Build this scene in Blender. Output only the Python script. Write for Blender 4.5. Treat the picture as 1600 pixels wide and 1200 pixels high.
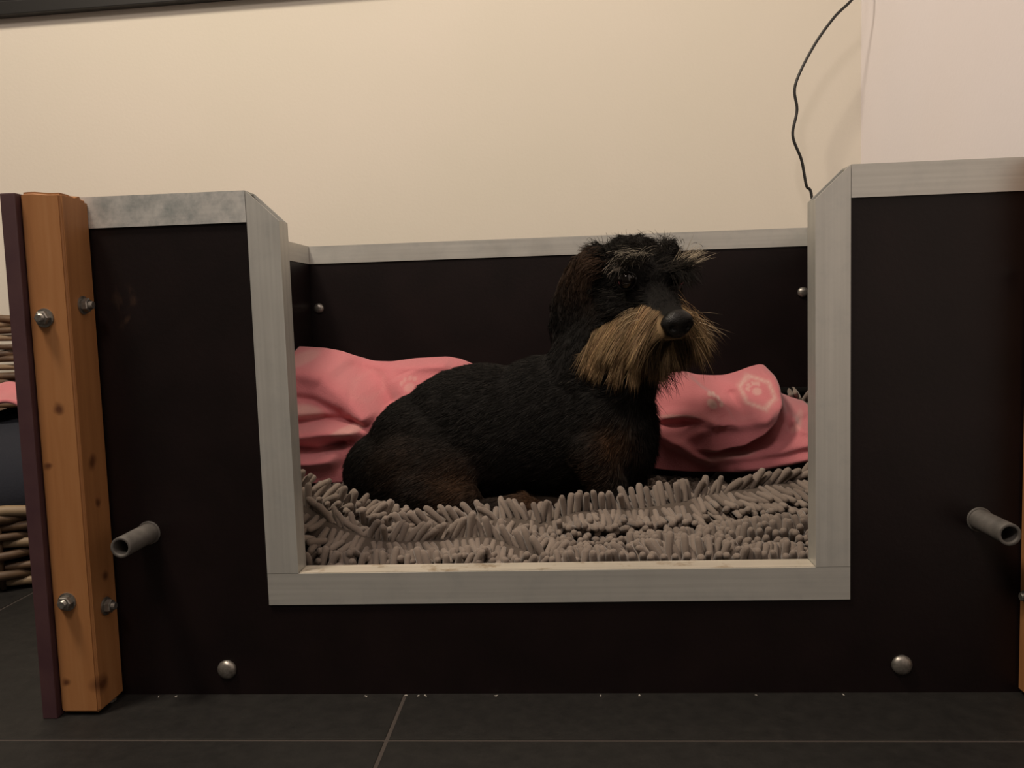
import bpy, bmesh, math, random
import numpy as np
from mathutils import Vector, Matrix

random.seed(7)
rng = np.random.default_rng(7)
for o in list(bpy.data.objects):
    bpy.data.objects.remove(o, do_unlink=True)
scn = bpy.context.scene
COL = scn.collection

# ------------------------------------------------------------------ camera
# World: x right, y away from the viewer, z up; y = 0 is the front of the box.
F_PX = 1300.0
cam_d = bpy.data.cameras.new('camera')
cam_d.sensor_width = 36.0
cam_d.lens = F_PX / 1600.0 * 36.0
cam_d.clip_start = 0.02
cam = bpy.data.objects.new('camera', cam_d)
COL.objects.link(cam)
c_r = Vector((0.99753713, 0.0622541, -0.03231268))
c_u = Vector((0.02688907, 0.08606987, 0.99592618))
c_f = Vector((-0.06478164, 0.9943422, -0.08418393))
M = Matrix((c_r, c_u, -c_f)).transposed().to_4x4()
M.translation = Vector((0.0, -0.7902, 0.3744))
cam.matrix_world = M
scn.camera = cam
CAM = np.array(M.translation)

# ------------------------------------------------------------------ world, lamps, exposure
world = bpy.data.worlds.new('room_ambient')
scn.world = world
world.use_nodes = True
wb = world.node_tree.nodes['Background']
wb.inputs[0].default_value = (1.0, 0.84, 0.68, 1)
wb.inputs[1].default_value = 0.09

def lamp(name, loc, target, size, power, col):
    d = bpy.data.lights.new(name, 'AREA')
    d.shape = 'DISK'
    d.size = size
    d.energy = power
    d.color = col
    o = bpy.data.objects.new(name, d)
    COL.objects.link(o)
    o.location = loc
    o.rotation_euler = (Vector(target) - Vector(loc)).to_track_quat('-Z', 'Y').to_euler()
    return o

lamp('ceiling_lamp_light', (-1.0, -0.55, 2.45), (-0.1, 0.5, 0.4), 0.40, 44.0, (1.0, 0.85, 0.68))
lamp('second_ceiling_lamp_light', (-0.55, -1.75, 2.40), (0.3, 0.6, 0.5), 0.5, 22.0, (1.0, 0.85, 0.75))
vs = scn.view_settings
vs.view_transform = 'Standard'
vs.look = 'None'
vs.gamma = 1.0
vs.use_curve_mapping = False
vs.exposure = 0.0

# ------------------------------------------------------------------ materials
def mat(name, col, rough=0.5, metal=0.0, spec=0.5):
    m = bpy.data.materials.new(name)
    m.use_nodes = True
    b = m.node_tree.nodes['Principled BSDF']
    b.inputs['Base Color'].default_value = (*col, 1)
    b.inputs['Roughness'].default_value = rough
    b.inputs['Metallic'].default_value = metal
    b.inputs['Specular IOR Level'].default_value = spec
    return m

def N(m, typ, **kw):
    n = m.node_tree.nodes.new(typ)
    for k, v in kw.items():
        setattr(n, k, v)
    return n

def lk(m, a, b):
    m.node_tree.links.new(a, b)

def bsdf(m):
    return m.node_tree.nodes['Principled BSDF']

def coords(m, scale=(1, 1, 1), loc=(0, 0, 0)):
    tc = N(m, 'ShaderNodeTexCoord')
    mp = N(m, 'ShaderNodeMapping')
    mp.inputs['Scale'].default_value = scale
    mp.inputs['Location'].default_value = loc
    lk(m, tc.outputs['Object'], mp.inputs['Vector'])
    return mp.outputs['Vector']

def noise(m, vec, scale, detail=4, rough=0.55):
    n = N(m, 'ShaderNodeTexNoise')
    n.inputs['Scale'].default_value = scale
    n.inputs['Detail'].default_value = detail
    n.inputs['Roughness'].default_value = rough
    lk(m, vec, n.inputs['Vector'])
    return n.outputs['Fac']

def ramp(m, fac, stops):
    r = N(m, 'ShaderNodeValToRGB')
    e = r.color_ramp.elements
    while len(e) < len(stops):
        e.new(0.5)
    for i, (p, c) in enumerate(stops):
        e[i].position = p
        e[i].color = (*c, 1) if len(c) == 3 else c
    lk(m, fac, r.inputs['Fac'])
    return r.outputs['Color']

def bump(m, fac, strength, dist=0.002):
    b = N(m, 'ShaderNodeBump')
    b.inputs['Strength'].default_value = strength
    b.inputs['Distance'].default_value = dist
    lk(m, fac, b.inputs['Height'])
    lk(m, b.outputs['Normal'], bsdf(m).inputs['Normal'])

def mixc(m, fac, a, b):
    x = N(m, 'ShaderNodeMix', data_type='RGBA')
    if isinstance(fac, float):
        x.inputs[0].default_value = fac
    else:
        lk(m, fac, x.inputs[0])
    for i, c in ((6, a), (7, b)):
        if isinstance(c, tuple):
            x.inputs[i].default_value = (*c, 1)
        else:
            lk(m, c, x.inputs[i])
    return x.outputs[2]

def spot(m, centre, radius, soft, wob=0.0):
    """1 inside a blob round `centre` (object space), 0 outside, wobbly edge"""
    tc = N(m, 'ShaderNodeTexCoord')
    v = tc.outputs['Object']
    if wob:
        n = N(m, 'ShaderNodeTexNoise')
        n.inputs['Scale'].default_value = 45
        lk(m, v, n.inputs['Vector'])
        a = N(m, 'ShaderNodeVectorMath', operation='SCALE')
        a.inputs[3].default_value = wob
        lk(m, n.outputs['Color'], a.inputs[0])
        b = N(m, 'ShaderNodeVectorMath', operation='ADD')
        lk(m, v, b.inputs[0])
        lk(m, a.outputs[0], b.inputs[1])
        v = b.outputs[0]
        centre = tuple(c + wob * 0.5 for c in centre)
    d = N(m, 'ShaderNodeVectorMath', operation='DISTANCE')
    lk(m, v, d.inputs[0])
    d.inputs[1].default_value = centre
    r = N(m, 'ShaderNodeMapRange')
    r.inputs['From Min'].default_value = radius
    r.inputs['From Max'].default_value = max(radius - soft, 0)
    lk(m, d.outputs['Value'], r.inputs['Value'])
    return r.outputs['Result']

def attr_mat(name, attr, rough, spec=0.3, sheen=0.0):
    m = mat(name, (0.5, 0.5, 0.5), rough, 0, spec)
    a = N(m, 'ShaderNodeAttribute')
    a.attribute_name = attr
    lk(m, a.outputs['Color'], bsdf(m).inputs['Base Color'])
    bsdf(m).inputs['Sheen Weight'].default_value = sheen
    return m

# walls: painted plaster with faint unevenness
def wall_mat(name, c1, c2):
    m = mat(name, c1, 0.85, 0, 0.2)
    v = coords(m)
    lk(m, ramp(m, noise(m, v, 2.2, 3), [(0.3, c1), (0.7, c2)]), bsdf(m).inputs['Base Color'])
    bump(m, noise(m, v, 160, 3), 0.12, 0.002)
    return m

M_wall = wall_mat('cream_wall_paint', (0.73, 0.68, 0.60), (0.70, 0.66, 0.57))
M_wall_r = wall_mat('pinkish_white_wall_paint', (0.86, 0.82, 0.84), (0.85, 0.80, 0.80))

M_tile = mat('dark_slate_tile', (0.015, 0.014, 0.0125), 0.6, 0, 0.3)
v = coords(M_tile)
lk(M_tile, ramp(M_tile, noise(M_tile, v, 55, 6, 0.7), [(0.3, (0.0068, 0.0064, 0.0060)), (0.75, (0.016, 0.0148, 0.0135))]), bsdf(M_tile).inputs['Base Color'])
bump(M_tile, noise(M_tile, v, 90, 5), 0.25, 0.002)
M_grout = mat('grey_brown_grout', (0.045, 0.036, 0.031), 0.9)

M_ply = mat('dark_brown_film_plywood', (0.009, 0.0045, 0.0045), 0.42, 0, 0.3)
v = coords(M_ply)
base = ramp(M_ply, noise(M_ply, v, 14, 5), [(0.35, (0.0050, 0.0024, 0.0026)), (0.75, (0.009, 0.0045, 0.0047))])
M_ply_front = M_ply.copy()
M_ply_front.name = 'dark_brown_film_plywood_scuffed'
lk(M_ply, base, bsdf(M_ply).inputs['Base Color'])
bump(M_ply, noise(M_ply, v, 220, 2), 0.12, 0.001)
v = coords(M_ply_front)
base = ramp(M_ply_front, noise(M_ply_front, v, 14, 5), [(0.35, (0.0050, 0.0024, 0.0026)), (0.75, (0.009, 0.0045, 0.0047))])
s1 = spot(M_ply_front, (-0.428, 0.0, 0.405), 0.016, 0.016, 0.035)
s2 = spot(M_ply_front, (-0.424, 0.0, 0.378), 0.013, 0.012, 0.04)
ad = N(M_ply_front, 'ShaderNodeMath', operation='ADD')
lk(M_ply_front, s1, ad.inputs[0]); lk(M_ply_front, s2, ad.inputs[1])
vv = coords(M_ply_front, (1, 1, 0.5))
mu = N(M_ply_front, 'ShaderNodeMath', operation='MULTIPLY')
lk(M_ply_front, ad.outputs[0], mu.inputs[0])
lk(M_ply_front, ramp(M_ply_front, noise(M_ply_front, vv, 70, 4), [(0.48, (0, 0, 0)), (0.62, (0.8, 0.8, 0.8))]), mu.inputs[1])
lk(M_ply_front, mixc(M_ply_front, mu.outputs[0], base, (0.055, 0.03, 0.018)), bsdf(M_ply_front).inputs['Base Color'])
bump(M_ply_front, noise(M_ply_front, v, 220, 2), 0.12, 0.001)

M_plum = mat('plum_painted_edge', (0.055, 0.022, 0.026), 0.6)
v = coords(M_plum)
lk(M_plum, ramp(M_plum, noise(M_plum, v, 30, 5), [(0.3, (0.048, 0.018, 0.024)), (0.8, (0.072, 0.032, 0.034))]), bsdf(M_plum).inputs['Base Color'])

def alu(name, along, c1=(0.52, 0.52, 0.49), c2=(0.60, 0.60, 0.565)):
    m = mat(name, c1, 0.42, 0.55)
    s = [240, 240, 240]
    s['xyz'.index(along)] = 4
    v = coords(m, tuple(s))
    v2 = coords(m)
    streak = ramp(m, noise(m, v, 1.0, 3), [(0.3, c1), (0.7, c2)])
    blot = ramp(m, noise(m, v2, 38, 5, 0.65), [(0.5, (1, 1, 1)), (0.66, (0.93, 0.94, 0.95))])
    x = N(m, 'ShaderNodeMix', data_type='RGBA', blend_type='MULTIPLY')
    x.inputs[0].default_value = 1.0
    lk(m, streak, x.inputs[6]); lk(m, blot, x.inputs[7])
    lk(m, x.outputs[2], bsdf(m).inputs['Base Color'])
    lk(m, ramp(m, noise(m, v2, 25, 4), [(0.3, (0.36,) * 3), (0.75, (0.46,) * 3)]), bsdf(m).inputs['Roughness'])
    bump(m, noise(m, v, 1.0, 2), 0.05, 0.001)
    return m

M_alu_x = alu('brushed_aluminium_lengthwise', 'x')
M_alu_y = alu('brushed_aluminium_depthwise', 'y')
M_alu_z = alu('brushed_aluminium_upright', 'z')
# weathered piece: cloudy oxide blotches
M_alu_w = alu('blotched_aluminium', 'x', (0.66, 0.66, 0.64), (0.74, 0.74, 0.71))
n_b = [n for n in M_alu_w.node_tree.nodes if n.type == 'VALTORGB'][1]
n_b.color_ramp.elements[0].position = 0.42
n_b.color_ramp.elements[1].position = 0.66
n_b.color_ramp.elements[1].color = (0.55, 0.60, 0.62, 1)
# worn, dirty sill: brown stains; the wall's beige reflection put into the base colour
M_sill = alu('worn_stained_aluminium', 'x', (0.55, 0.51, 0.43), (0.68, 0.62, 0.52))
n_b = [n for n in M_sill.node_tree.nodes if n.type == 'VALTORGB'][1]
n_b.color_ramp.elements[0].position = 0.55
n_b.color_ramp.elements[1].position = 0.72
n_b.color_ramp.elements[1].color = (0.5, 0.38, 0.25, 1)
bsdf(M_sill).inputs['Metallic'].default_value = 0.35

def pine(name, knots):
    m = mat(name, (0.5, 0.26, 0.1), 0.55, 0, 0.35)
    v = coords(m, (30, 30, 2.2))
    g = ramp(m, noise(m, v, 2.0, 5, 0.6), [(0.25, (0.25, 0.105, 0.036)), (0.5, (0.315, 0.14, 0.050)), (0.8, (0.37, 0.18, 0.072))])
    c = g
    for k, r in knots:
        c = mixc(m, spot(m, k, r, r * 0.7, 0.012), c, (0.10, 0.035, 0.012))
    lk(m, c, bsdf(m).inputs['Base Color'])
    bump(m, noise(m, v, 2.0, 4), 0.2, 0.002)
    return m

M_pine = pine('orange_pine', [((-0.457, -0.025, 0.245), 0.010), ((-0.457, -0.018, 0.205), 0.006), ((-0.458, -0.016, 0.13), 0.008),
                              ((-0.459, -0.035, 0.03), 0.012), ((-0.49, -0.043, 0.035), 0.006), ((-0.475, -0.043, 0.30), 0.007),
                              ((-0.49, -0.043, 0.245), 0.005), ((-0.459, -0.02, 0.1), 0.012)])
M_steel = mat('dull_zinc_steel', (0.36, 0.34, 0.31), 0.38, 0.8)
v = coords(M_steel)
lk(M_steel, ramp(M_steel, noise(M_steel, v, 300, 4), [(0.3, (0.20, 0.185, 0.165)), (0.7, (0.36, 0.34, 0.31))]), bsdf(M_steel).inputs['Base Color'])
M_pvc = mat('grey_plastic_pipe', (0.15, 0.14, 0.13), 0.6)
v = coords(M_pvc)
lk(M_pvc, ramp(M_pvc, noise(M_pvc, v, 80, 5), [(0.3, (0.06, 0.055, 0.050)), (0.75, (0.115, 0.105, 0.095))]), bsdf(M_pvc).inputs['Base Color'])
M_cord = mat('black_rubber_cord', (0.008, 0.007, 0.006), 0.45)
M_black = mat('black_painted_frame', (0.010, 0.0095, 0.009), 0.5)
M_black2 = mat('dark_board', (0.016, 0.015, 0.015), 0.35)
M_chip = mat('pale_dust_crumb', (0.34, 0.32, 0.29), 0.9)
M_noodle = mat('taupe_chenille', (0.26, 0.205, 0.165), 0.95, 0, 0.1)
bsdf(M_noodle).inputs['Sheen Weight'].default_value = 0.25
v = coords(M_noodle)
oi = N(M_noodle, 'ShaderNodeNewGeometry')
lk(M_noodle, ramp(M_noodle, oi.outputs['Random Per Island'], [(0.0, (0.165, 0.132, 0.110)), (1.0, (0.245, 0.20, 0.168))]), bsdf(M_noodle).inputs['Base Color'])
bump(M_noodle, noise(M_noodle, v, 900, 2), 0.35, 0.001)
M_back = mat('taupe_mat_backing', (0.085, 0.066, 0.053), 0.95)
M_fleece = attr_mat('pink_fleece', 'tint', 0.95, 0.1, 0.35)
bump(M_fleece, noise(M_fleece, coords(M_fleece), 420, 4, 0.7), 0.5, 0.002)
M_fur = attr_mat('dog_fur', 'tint', 0.62, 0.18)
M_skin = attr_mat('dog_skin', 'tint', 0.8, 0.15)
M_eye = mat('dark_wet_eye', (0.006, 0.004, 0.003), 0.04, 0, 0.5)
M_nose = mat('black_leathery_nose', (0.004, 0.0037, 0.0035), 0.42, 0, 0.3)
vn = N(M_nose, 'ShaderNodeTexVoronoi')
vn.inputs['Scale'].default_value = 700
lk(M_nose, coords(M_nose), vn.inputs['Vector'])
bump(M_nose, vn.outputs['Distance'], 0.35, 0.001)
M_willow = mat('brown_willow', (0.2, 0.11, 0.05), 0.6)
v = coords(M_willow)
lk(M_willow, ramp(M_willow, noise(M_willow, v, 18, 4), [(0.3, (0.05, 0.027, 0.014)), (0.7, (0.16, 0.095, 0.048))]), bsdf(M_willow).inputs['Base Color'])
M_willow_l = mat('pale_willow', (0.24, 0.17, 0.10), 0.6)
M_navy = mat('navy_cushion_fabric', (0.010, 0.012, 0.020), 0.95)
bump(M_navy, noise(M_navy, coords(M_navy), 300, 3), 0.3, 0.002)

# ------------------------------------------------------------------ mesh helpers
def link(name, me, material, parent=None, smooth=False):
    if smooth:
        for p in me.polygons:
            p.use_smooth = True
    o = bpy.data.objects.new(name, me)
    COL.objects.link(o)
    if material is not None and not me.materials:
        me.materials.append(material)
    if parent is not None:
        o.parent = parent
    return o

def from_bm(name, bm, material, parent=None, smooth=False):
    me = bpy.data.meshes.new(name)
    bmesh.ops.recalc_face_normals(bm, faces=bm.faces)
    bm.to_mesh(me)
    bm.free()
    return link(name, me, material, parent, smooth)

def tag(o, label=None, cat=None, group=None, kind=None):
    if label: o['label'] = label
    if cat: o['category'] = cat
    if group: o['group'] = group
    if kind: o['kind'] = kind
    return o

def empty(name, loc=(0, 0, 0)):
    o = bpy.data.objects.new(name, None)
    o.empty_display_size = 0.05
    COL.objects.link(o)
    o.location = loc
    return o

def add_box(bm, x0, x1, y0, y1, z0, z1, bev=0.0):
    vs_ = [bm.verts.new((x, y, z)) for x in (x0, x1) for y in (y0, y1) for z in (z0, z1)]
    fs = [bm.faces.new([vs_[i] for i in q]) for q in ((0, 1, 3, 2), (4, 6, 7, 5), (0, 4, 5, 1), (2, 3, 7, 6), (0, 2, 6, 4), (1, 5, 7, 3))]
    if bev:
        es = list({e for f in fs for e in f.edges})
        bmesh.ops.bevel(bm, geom=es, offset=bev, segments=2, affect='EDGES', profile=0.6)

def box(name, m, parent, *a, bev=0.0):
    bm = bmesh.new()
    add_box(bm, *a, bev=bev)
    return from_bm(name, bm, m, parent)

def add_prism(bm, poly, axis, a0, a1):
    """extrude a 2-D polygon along an axis; poly is in the two other axes in xyz order"""
    def P(p, a):
        l = list(p)
        l.insert(axis, a)
        return bm.verts.new(l)
    A = [P(p, a0) for p in poly]
    B = [P(p, a1) for p in poly]
    n = len(poly)
    bm.faces.new(A)
    bm.faces.new(B[::-1])
    for i in range(n):
        bm.faces.new((A[i], B[i], B[(i + 1) % n], A[(i + 1) % n]))

def add_lathe(bm, prof, origin, axis_dir, seg=20, cap=True):
    """profile [(radius, height)] turned about axis_dir through origin"""
    q = Vector((0, 0, 1)).rotation_difference(Vector(axis_dir))
    rings = []
    for r, h in prof:
        if r < 1e-7:
            rings.append([bm.verts.new(Vector(origin) + q @ Vector((0, 0, h)))])
        else:
            rings.append([bm.verts.new(Vector(origin) + q @ Vector((r * math.cos(a), r * math.sin(a), h)))
                          for a in [2 * math.pi * k / seg for k in range(seg)]])
    for A, B in zip(rings, rings[1:]):
        for k in range(seg):
            k2 = (k + 1) % seg
            if len(A) == 1 and len(B) > 1:
                bm.faces.new((A[0], B[k], B[k2]))
            elif len(B) == 1 and len(A) > 1:
                bm.faces.new((A[k], A[k2], B[0]))
            elif len(A) > 1:
                bm.faces.new((A[k], A[k2], B[k2], B[k]))
    if cap:
        for R_ in (rings[0], rings[-1]):
            if len(R_) > 1:
                bm.faces.new(R_)

def add_tube(bm, pts, r, seg=8):
    pts = [Vector(p) for p in pts]
    rings = []
    up = Vector((0.13, 0.31, 0.94))
    for i, p in enumerate(pts):
        t = (pts[min(i + 1, len(pts) - 1)] - pts[max(i - 1, 0)]).normalized()
        a = t.cross(up)
        if a.length < 1e-3:
            a = t.cross(Vector((1, 0, 0)))
        a.normalize()
        b = t.cross(a)
        rr = r[i] if hasattr(r, '__len__') else r
        rings.append([bm.verts.new(p + rr * (a * math.cos(w) + b * math.sin(w))) for w in [2 * math.pi * k / seg for k in range(seg)]])
    for A, B in zip(rings, rings[1:]):
        for k in range(seg):
            bm.faces.new((A[k], A[(k + 1) % seg], B[(k + 1) % seg], B[k]))
    bm.faces.new(rings[0])
    bm.faces.new(rings[-1])

def spline(pts, n):
    """Catmull-Rom through pts, n samples per span"""
    P = [Vector(p) for p in pts]
    P = [2 * P[0] - P[1]] + P + [2 * P[-1] - P[-2]]
    out = []
    for i in range(1, len(P) - 2):
        for k in range(n):
            t = k / n
            a, b, c, d = P[i - 1], P[i], P[i + 1], P[i + 2]
            out.append(0.5 * ((2 * b) + (c - a) * t + (2 * a - 5 * b + 4 * c - d) * t * t + (3 * b - a - 3 * c + d) * t ** 3))
    out.append(P[-2])
    return out

def np_mesh(name, V, tris, cols=None):
    me = bpy.data.meshes.new(name)
    me.vertices.add(len(V))
    me.vertices.foreach_set('co', np.asarray(V, np.float32).ravel())
    k = tris.shape[1]
    me.loops.add(tris.size)
    me.loops.foreach_set('vertex_index', tris.astype(np.int32).ravel())
    me.polygons.add(len(tris))
    me.polygons.foreach_set('loop_start', np.arange(0, tris.size, k, dtype=np.int32))
    me.update(calc_edges=True)
    if cols is not None:
        a = me.attributes.new('tint', 'FLOAT_COLOR', 'POINT')
        a.data.foreach_set('color', np.concatenate([cols, np.ones((len(cols), 1))], 1).astype(np.float32).ravel())
    me.polygons.foreach_set('use_smooth', np.ones(len(tris), bool))
    me.validate()
    return me

# ------------------------------------------------------------------ the setting
WY, WX = 0.95, 0.602          # back wall and right wall
struct = lambda o: tag(o, kind='structure')
o = box('wall_back', M_wall, None, -2.2, WX + 0.1, WY, WY + 0.1, -0.02, 2.5)
struct(o); tag(o, 'cream painted plaster wall behind the dog box', 'wall')
o = box('wall_right', M_wall_r, None, WX, WX + 0.1, -1.6, WY, -0.02, 2.5)
struct(o); tag(o, 'pinkish white painted wall meeting the cream wall at right', 'wall')
floor = box('floor', M_grout, None, -2.2, WX, -1.6, WY, -0.02, -0.0008)
struct(floor); tag(floor, 'dark slate tiled floor with thin grout lines', 'floor')
TS, G = 0.6, 0.0035
for ix in range(-4, 2):
    for iy in range(-3, 3):
        x0, x1 = -0.168 + ix * TS + G / 2, -0.168 + (ix + 1) * TS - G / 2
        y0, y1 = -0.088 + iy * TS + G / 2, -0.088 + (iy + 1) * TS - G / 2
        x0, x1, y0, y1 = max(x0, -2.2), min(x1, WX), max(y0, -1.6), min(y1, WY)
        if x1 - x0 > 0.01 and y1 - y0 > 0.01:
            box('tile', M_tile, floor, x0, x1, y0, y1, -0.012, 0.0, bev=0.0009)

# ------------------------------------------------------------------ the whelping box
H, W = 0.5, 0.030
XA, XB = -0.301, 0.2644       # outer edges of the trimmed opening
XJ, XK = -0.2695, 0.2325      # inner faces of the jambs
Z1, Z2 = 0.093, 0.1246        # sill flange bottom and top
YB = 0.626                    # inner face of the back panel
XS, XT = -0.435, 0.405        # inner faces of the side panels
bx = empty('whelping_box', (0, 0, 0))
tag(bx, 'dark brown plywood whelping box with aluminium trim and a cut-out front', 'dog box')

bm = bmesh.new()
poly = [(-0.4965, 0.0), (0.468, 0.0), (0.468, H - 0.003), (XB, H - 0.003), (XK + 0.003, H - 0.034), (XK + 0.003, Z2 - 0.003),
        (XJ - 0.003, Z2 - 0.003), (XJ - 0.003, H - 0.034), (XA, H - 0.003), (-0.4965, H - 0.003)]
add_prism(bm, poly, 1, 0.0022, 0.0225)
front = from_bm('front_panel', bm, M_ply_front, bx)
box('back_panel', M_ply, bx, XS - 0.018, XT + 0.018, YB, YB + 0.018, 0.0, H - 0.003)
box('side_panel', M_ply, bx, XS - 0.018, XS, 0.023, YB - 0.0005, 0.0, H - 0.003)
box('side_panel', M_ply, bx, XT, XT + 0.018, 0.023, YB - 0.0005, 0.0, H - 0.003)
box('floor_panel', M_ply, bx, XS, XT, 0.023, YB, 0.040, 0.055)
tag(box('outer_panel', M_plum, bx, -0.5115, -0.4972, -0.049, 0.20, 0.0, H - 0.001, bev=0.001), 'plum painted board edge beside the post')
box('outer_panel', M_plum, bx, 0.468, 0.483, -0.049, 0.20, 0.0, H - 0.001, bev=0.001)

T = 0.002
def cap_trim_x(name, m, x0, x1, y0, y1, ztop):
    """inverted U of sheet aluminium over a panel edge that runs along x"""
    bm = bmesh.new()
    pf = [(y0, ztop - W), (y0, ztop), (y1, ztop), (y1, ztop - W), (y1 - T, ztop - W), (y1 - T, ztop - T), (y0 + T, ztop - T), (y0 + T, ztop - W)]
    add_prism(bm, pf, 0, x0, x1)
    return from_bm(name, bm, m, bx)
def cap_trim_y(name, m, x0, x1, y0, y1, ztop):
    bm = bmesh.new()
    pf = [(x0, ztop - W), (x0, ztop), (x1, ztop), (x1, ztop - W), (x1 - T, ztop - W), (x1 - T, ztop - T), (x0 + T, ztop - T), (x0 + T, ztop - W)]
    add_prism(bm, pf, 1, y0, y1)
    return from_bm(name, bm, m, bx)
tag(cap_trim_x('edge_trim', M_alu_w, -0.4965, XA - 0.0006, 0.0, 0.025, H), 'blotched aluminium edge trim')
cap_trim_x('edge_trim', M_alu_x, XB + 0.0006, 0.468, 0.0, 0.025, H)
cap_trim_x('edge_trim', M_alu_x, XS + 0.002, XT - 0.002, YB - 0.0025, YB + 0.0205, H)
cap_trim_y('edge_trim', M_alu_y, XS - 0.0205, XS + 0.0022, 0.0255, YB - 0.003, H)
cap_trim_y('edge_trim', M_alu_y, XT - 0.0022, XT + 0.0205, 0.0255, YB - 0.003, H)

def jamb(xo, xi):
    """upright U channel: web at xi facing the opening, flanges reach back to xo, tops mitred at 45 degrees"""
    s = 1 if xi > xo else -1
    bm = bmesh.new()
    fl = [(xo, Z2 + 0.0004), (xi, Z2 + 0.0004), (xi, H - W), (xo, H)]
    add_prism(bm, fl, 1, 0.0, T)
    add_prism(bm, fl, 1, 0.025 - T, 0.025)
    wx0, wx1 = sorted((xi - s * T, xi))
    add_box(bm, wx0, wx1, T, 0.025 - T, Z2 + 0.0004, H - W + 0.0005)
    return from_bm('jamb_channel', bm, M_alu_z, bx)
jamb(XA, XJ)
jamb(XB, XK)
bm = bmesh.new()
pf = [(0.0, Z1), (0.0, Z2), (0.025, Z2), (0.025, Z1), (0.025 - T, Z1), (0.025 - T, Z2 - T), (T, Z2 - T), (T, Z1)]
add_prism(bm, pf, 0, XA, XB)
sill = from_bm('sill_channel', bm, M_alu_x, bx)
tag(box('sill_face', M_sill, sill, XJ + 0.0005, XK - 0.0005, 0.0012, 0.0248, Z2, Z2 + 0.0008), 'worn stained top of the sill')

# carriage bolts with domed heads
DOME = [(0.0096, 0.0), (0.0098, 0.0012), (0.0088, 0.0032), (0.0066, 0.0049), (0.0036, 0.0058), (0.0, 0.0061)]
def dome(loc, d, parent, r=1.0):
    bm = bmesh.new()
    add_lathe(bm, [(a * r, b * r) for a, b in DOME], loc, d, 24)
    return from_bm('dome_bolt', bm, M_steel, parent, True)
for x, z in ((-0.3487, 0.0263), (0.3133, 0.0276)):
    dome((x, 0.0022, z), (0, -1, 0), front)
bp = bpy.data.objects['back_panel']
for x in (-0.421, 0.396):
    for z in (0.394, 0.10):
        dome((x, YB, z), (0, -1, 0), bp, 0.92)
dome((-0.5115, -0.028, 0.176), (-1, 0, 0), bpy.data.objects['outer_panel'], 1.2)

# corner posts with nuts and washers
def post(x0, x1, side):
    bm = bmesh.new()
    add_box(bm, x0, x1, -0.043, 0.002, 0.003, H)
    bmesh.ops.subdivide_edges(bm, edges=list(bm.edges), cuts=5, use_grid_fill=True)
    for v_ in bm.verts:
        if v_.co.z > H - 0.001:      # worn, rounded top
            k = (v_.co.x - x0) / (x1 - x0)
            if side < 0:
                v_.co.z += 0.0005 * math.sin(k * 7) - 0.003 * max(0, k - 0.45) - (0.0025 if v_.co.y > -0.02 and k > 0.7 else 0)
    es = [e for e in bm.edges if len(e.link_faces) == 2 and e.calc_face_angle(0) > 0.8]
    bmesh.ops.bevel(bm, geom=es, offset=0.0025, segments=3, affect='EDGES')
    p = from_bm('corner_post', bm, M_pine, bx)
    for f in p.data.polygons: f.use_smooth = False
    return p
def nut(loc, d, parent):
    bm = bmesh.new()
    add_lathe(bm, [(0.0088, 0), (0.0088, 0.0014)], loc, d, 20)
    L = Vector(loc) + Vector(d) * 0.0014
    add_lathe(bm, [(0.0066, 0), (0.0068, 0.0004), (0.0068, 0.0048), (0.0058, 0.0056)], L, d, 6)
    L = Vector(loc) + Vector(d) * 0.006
    prof = []
    for i in range(5):
        prof += [(0.0038, i * 0.001), (0.0033, i * 0.001 + 0.0005)]
    add_lathe(bm, prof, L, d, 12)
    return from_bm('nut_and_washer', bm, M_steel, parent)
pL = post(-0.4968, -0.4578, -1)
nut((-0.4815, -0.0430, 0.3845), (0, -1, 0), pL)
nut((-0.4815, -0.0430, 0.1138), (0, -1, 0), pL)
nut((-0.4578, -0.0200, 0.3955), (1, 0, 0), pL)
nut((-0.4578, -0.0200, 0.1010), (1, 0, 0), pL)
bm = bmesh.new()
add_lathe(bm, [(0.006, 0), (0.007, 0.0008), (0.007, 0.003)], (-0.466, -0.012, 0.0), (0, 0, 1), 14)
from_bm('foot_glide', bm, M_steel, pL)
pR = post(0.4205, 0.4595, 1)
nut((0.4205, -0.0200, 0.1010), (-1, 0, 0), pR)
nut((0.4205, -0.0200, 0.3955), (-1, 0, 0), pR)

# rail pipes pushed through the front, running to the back
def pipe(x, z):
    bm = bmesh.new()
    ro, ri, y0, y1 = 0.0100, 0.0072, -0.052, YB - 0.002
    add_lathe(bm, [(ri, 0.03), (ri, 0.0004), (ri + 0.0004, 0.0), (ro - 0.0004, 0.0), (ro, 0.0004), (ro, y1 - y0), (0, y1 - y0)],
              (x, y0, z), (0, 1, 0), 28, cap=False)
    add_lathe(bm, [(ri, 0.03), (0, 0.03)], (x, y0, z), (0, 1, 0), 28, cap=False)
    p = from_bm('rail_pipe', bm, M_pvc, bx, True)
    bm = bmesh.new()
    add_lathe(bm, [(0.0101, 0.0), (0.0118, 0.0), (0.0118, 0.0016), (0.0101, 0.0016)], (x, 0.0006, z), (0, 1, 0), 24, cap=False)
    from_bm('collar', bm, M_pvc, p, True)
pipe(-0.4200, 0.168)
pipe(0.3832, 0.168)
bm = bmesh.new()
add_tube(bm, [(XS + 0.004, YB - 0.030, 0.232), (XT - 0.004, YB - 0.030, 0.232)], 0.0075, 16)
tag(from_bm('back_rail', bm, M_black, bx, True), 'dark rail along the back panel')

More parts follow.
